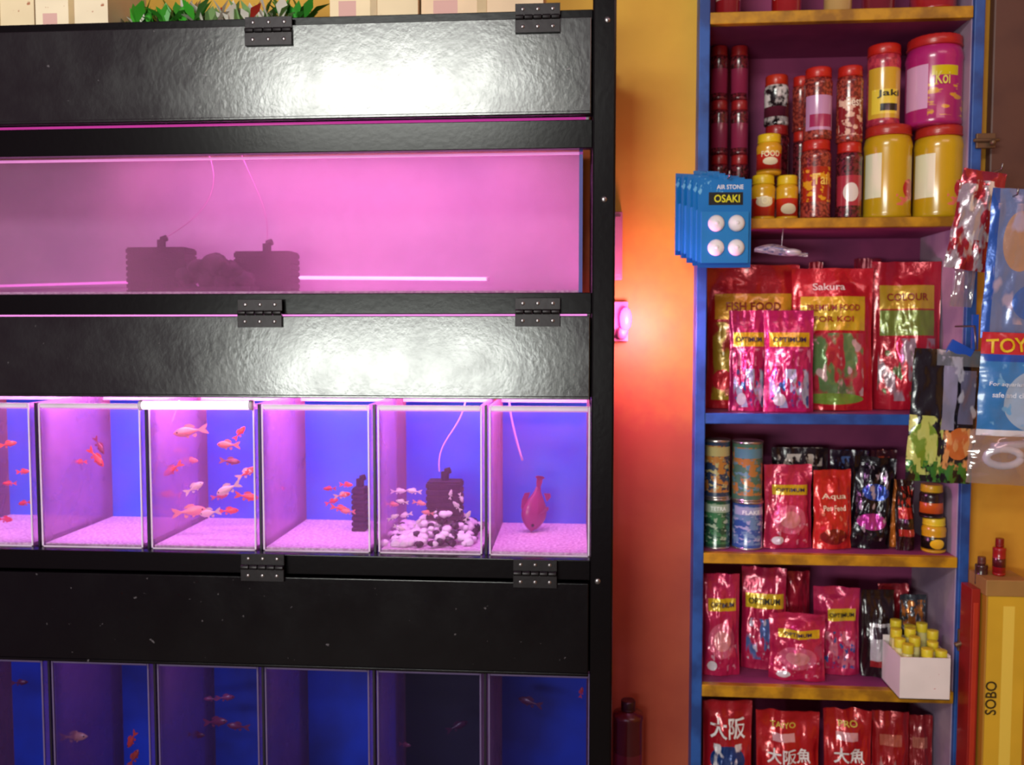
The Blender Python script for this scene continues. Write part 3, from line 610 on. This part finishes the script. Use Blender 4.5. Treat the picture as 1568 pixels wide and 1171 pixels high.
sheet(h2,1502,1625,510,668,.185,PM('blue_card_bag','#3c84c8',[('r',0,.78,1,1,'#c82838'),('r',0,.72,1,.79,'#2050b0'),('e',.7,.35,.4,.3,'#a0b4d0'),('r',.0,0,1,.06,'#e8e4f0'),('b',0,.1,1,.7,6,.6,'#70a8d8')],.3,0,.6,bump=.4),tilt=2,name='printed_bag',txts=[('TOYS',.35,.88,.6,.14,'#f0c820',.06),('For aquarium use',.4,.5,.6,.05,'#e8f0ff',.0),('safe and clean',.4,.4,.5,.05,'#e8f0ff',.0)])
sheet(h2,1484,1620,660,742,.19,m_clear,tilt=3,name='clear_bag_bottom',bul=.02)
b=MB(); p=P(1535,700,.2)-h2.location
b.tube([ (p.x+.035*math.cos(a/16*2*math.pi),p.y-.004,p.z+.018*math.sin(a/16*2*math.pi)) for a in range(17)],.008,10,0)
b.tube([(p.x-.02,p.y+.004,p.z+.02),(p.x+.07,p.y+.004,p.z+.03)],.009,10,0)
b.obj('white_pump_ring',[flat('#e8dfe8',.3)]).parent=h2
h3=hang('hanging_plant_pack',(1470,535,.27)); 
q=h3.location; b=MB(); 
b.tube([(.02,WY-.035-q.y,.05),(.02,-.02,.05),(.02,-.03,-.0)],.002,8); b.box(-.03,.02,-.012,-.004,-.02,.012,1,Matrix.Rotation(.5,3,'Y')); b.box(.02,.032,-.012,-.004,0,.075,1)
b.obj('clip',[m_screw,flat('#2858c0',.3)]).parent=h3
sheet(h3,1398,1500,535,738,.26,PM('plant_card','#18161c',[('e',.22,.28,.22,.17,'#7a9a30'),('b',.0,.05,.5,.5,6,.47,'#c8d070'),('e',.75,.30,.2,.12,'#d87030'),('b',.5,.1,1,.42,6,.52,'#e8a060'),('b',.0,.0,1,.16,8,.5,'#3c7a30'),('r',.34,.88,1,1,'#6c7078'),('r',.45,.4,.65,.88,'#908ca4'),('r',.7,.45,.95,.85,'#706c88'),('b',.4,.4,1,.95,5,.6,'#c0bccc')],.2,.15,.8,bump=.6),tilt=3,bul=.014,name='plant_bag')
# ------------------------------------------------------------ bottom right boxes
x0=PX(1508,.25,1000); z1=P(1530,892,.25).z; b=MB()
b.box(0,.085,.25,.33,0,z1,0); b.box(-.003,.088,.247,.333,z1-.03,z1+.006,1)
b.text('SOBO',.015,z1-.255,.075,.024,lambda x,z:(x,.2488,z),2,math.pi/2)
b.obj('lamp_carton',[PM('yellow_carton','#e0b02c',[('r',.0,0,.04,1,'#b07c20'),('r',.42,0,.7,.94,'#f0cc50')],.5,coat=.1),flat('#a87c40',.6),flat('#403018')],(x0,0,0),bevel=.002)
xa=PX(1482,.28,1000); b=MB(); zz=P(1490,900,.28).z
b.box(0,x0-xa-.004,.27,.325,0,zz,0); b.box(.004,x0-xa-.008,.268,.27,.1,zz-.03,1)
b.obj('red_carton',[flat('#a02018',.4,0,.3),flat('#c03820',.4)],(xa,0,0),bevel=.002)
jar(1520,1540,822,z1+.006,.29,'#a01818',[('r',.2,.3,.8,.6,'#501010')],'#801010',name='small_bottle',neck=.6)
jar(1493,1512,850,zz,.30,'#40201c',[],'#603028',name='small_bottle',neck=.6)
# ------------------------------------------------------------ wall lamp, bracket, bottle
p=P(958,492,.345); b=MB()
b.box(p.x-.03,p.x+.006,.362,WY,p.z-.045,p.z+.045,0); b.tube([(p.x-.008,.365,p.z-.03),(p.x-.008,.345,p.z-.03),(p.x-.004,.345,p.z-.018)],.012,12,0)
b.lathe([(.004,-.02),(.011,-.012),(.013,.0),(.013,.012),(.010,.024),(.004,.031)],16,1,c=(p.x,.345,p.z))
b.obj('wall_lamp',[flat('#d87898',.4),M('pink_bulb','#ff50c0',.3,emis='#ff48c8',est=6)])
L=bpy.data.lights.new('wall_lamp_light','POINT'); L.color=(1,.28,.62); L.energy=5.2; L.shadow_soft_size=.03
o=bpy.data.objects.new('wall_lamp_light',L); SC.collection.objects.link(o); o.location=(p.x+.03,.245,p.z-.01)
p=P(948,375,.36); b=MB(); b.box(p.x-.05,p.x+.007,.35,WY,p.z-.08,p.z+.075); b.box(p.x-.045,p.x+.003,.346,.35,p.z-.07,p.z+.065)
b.obj('wall_switch_box',[flat('#c07888',.5)],bevel=.003)
p=P(960,1215,.34); b=MB(); b.box(p.x-.05,p.x+.05,.26,WY,p.z-.015,p.z); b.box(p.x-.04,p.x-.03,.28,WY,p.z-.07,p.z-.015)
b.box(p.x+.03,p.x+.04,.28,WY,p.z-.07,p.z-.015); b.obj('wall_bracket_shelf',[flat('#4a2418',.5)])
jar(938,986,1062,p.z,.315,'#5a1418',[('r',.25,.1,.75,.55,'#701c28')],'#3a0c14',name='plastic_bottle',neck=.45,lidh=.2)
# ------------------------------------------------------------ things on top of the rack
def carton(px0,px1,y,h,base,shp,d=.16,rz=0):
    x0,x1=PX(px0,y,10),PX(px1,y,10); w=x1-x0; b=MB(); b.box(0,w,0,d,0,h,0); b.box(0,w*.5-.001,-.001,d+.001,h,h+.002,0); b.box(w*.5+.001,w,-.001,d+.001,h,h+.002,0)
    b.box(w*.46,w*.54,-.0012,.0,0,h,1)
    b.obj('cardboard_carton',[PM('carton_print',base,shp,.7,coat=0),flat('#c8a878')],(x0,y,RT),(0,0,rz),bevel=.002)
cs=[('b',.05,.0,.95,.9,9,.68,'#b07050'),('r',.1,.05,.3,.25,'#d8a8a0')]
carton(-60,52,.02,.14,'#f4dcb4',cs); carton(54,165,.02,.12,'#f8e4c4',cs); carton(505,640,.02,.15,'#f8e0b8',cs); carton(645,832,.03,.15,'#f4d4b0',cs)
random.seed(9); b=MB()
def leafy(px0,px1,n,m,y=.06):
    for k in range(n):
        p=P(random.uniform(px0,px1),20,y+random.uniform(-.03,.06)); base=Vector((p.x,p.y,RT+.006)); a=random.uniform(0,6.28); l=random.uniform(.03,.07); el=random.uniform(.5,1.3)
        d=Vector((math.cos(a)*math.cos(el),math.sin(a)*math.cos(el)*.6,math.sin(el))); s=d.cross(Vector((0,0,1))).normalized()*l*.2; mid=base+d*l*.5+Vector((0,0,.006))
        b.add([base,mid-s,base+d*l,mid+s],[(0,1,2,3)],m,None,True)
leafy(205,300,90,0); leafy(290,440,60,1); leafy(205,440,60,3); leafy(430,468,50,2); leafy(300,468,8,4)
b.box(PX(195,.05,15),PX(475,.05,15),.03,.13,RT,RT+.006,3)
b.obj('plastic_plant_pile',[flat('#3fa02c'),flat('#8ab070'),flat('#3c9a34'),flat('#e4dcd0'),flat('#d03020')])
# ------------------------------------------------------------ lights
W=bpy.data.worlds.new('world'); SC.world=W; W.use_nodes=True
W.node_tree.nodes['Background'].inputs[0].default_value=(1,.58,.80,1); W.node_tree.nodes['Background'].inputs[1].default_value=.155
r90=(math.radians(90),0,0)
area('daylight_upper',(-1.0,-3.0,2.66),1.35,.36,(.97,1,.92),52,r90)  # unseen daylight behind the camera, shaped to put a highlight on the top lid
area('daylight_lower',(-1.0,-3.0,1.20),1.35,.36,(.95,1,.92),44,r90)  # lower part of that unseen daylight, split off to keep tank glass clear
area('pink_fill_light',(1.2,-1.4,2.75),1.2,.3,(1,.60,.58),6,(math.radians(30),0,0))  # added pinkish fill light, not a known fixture
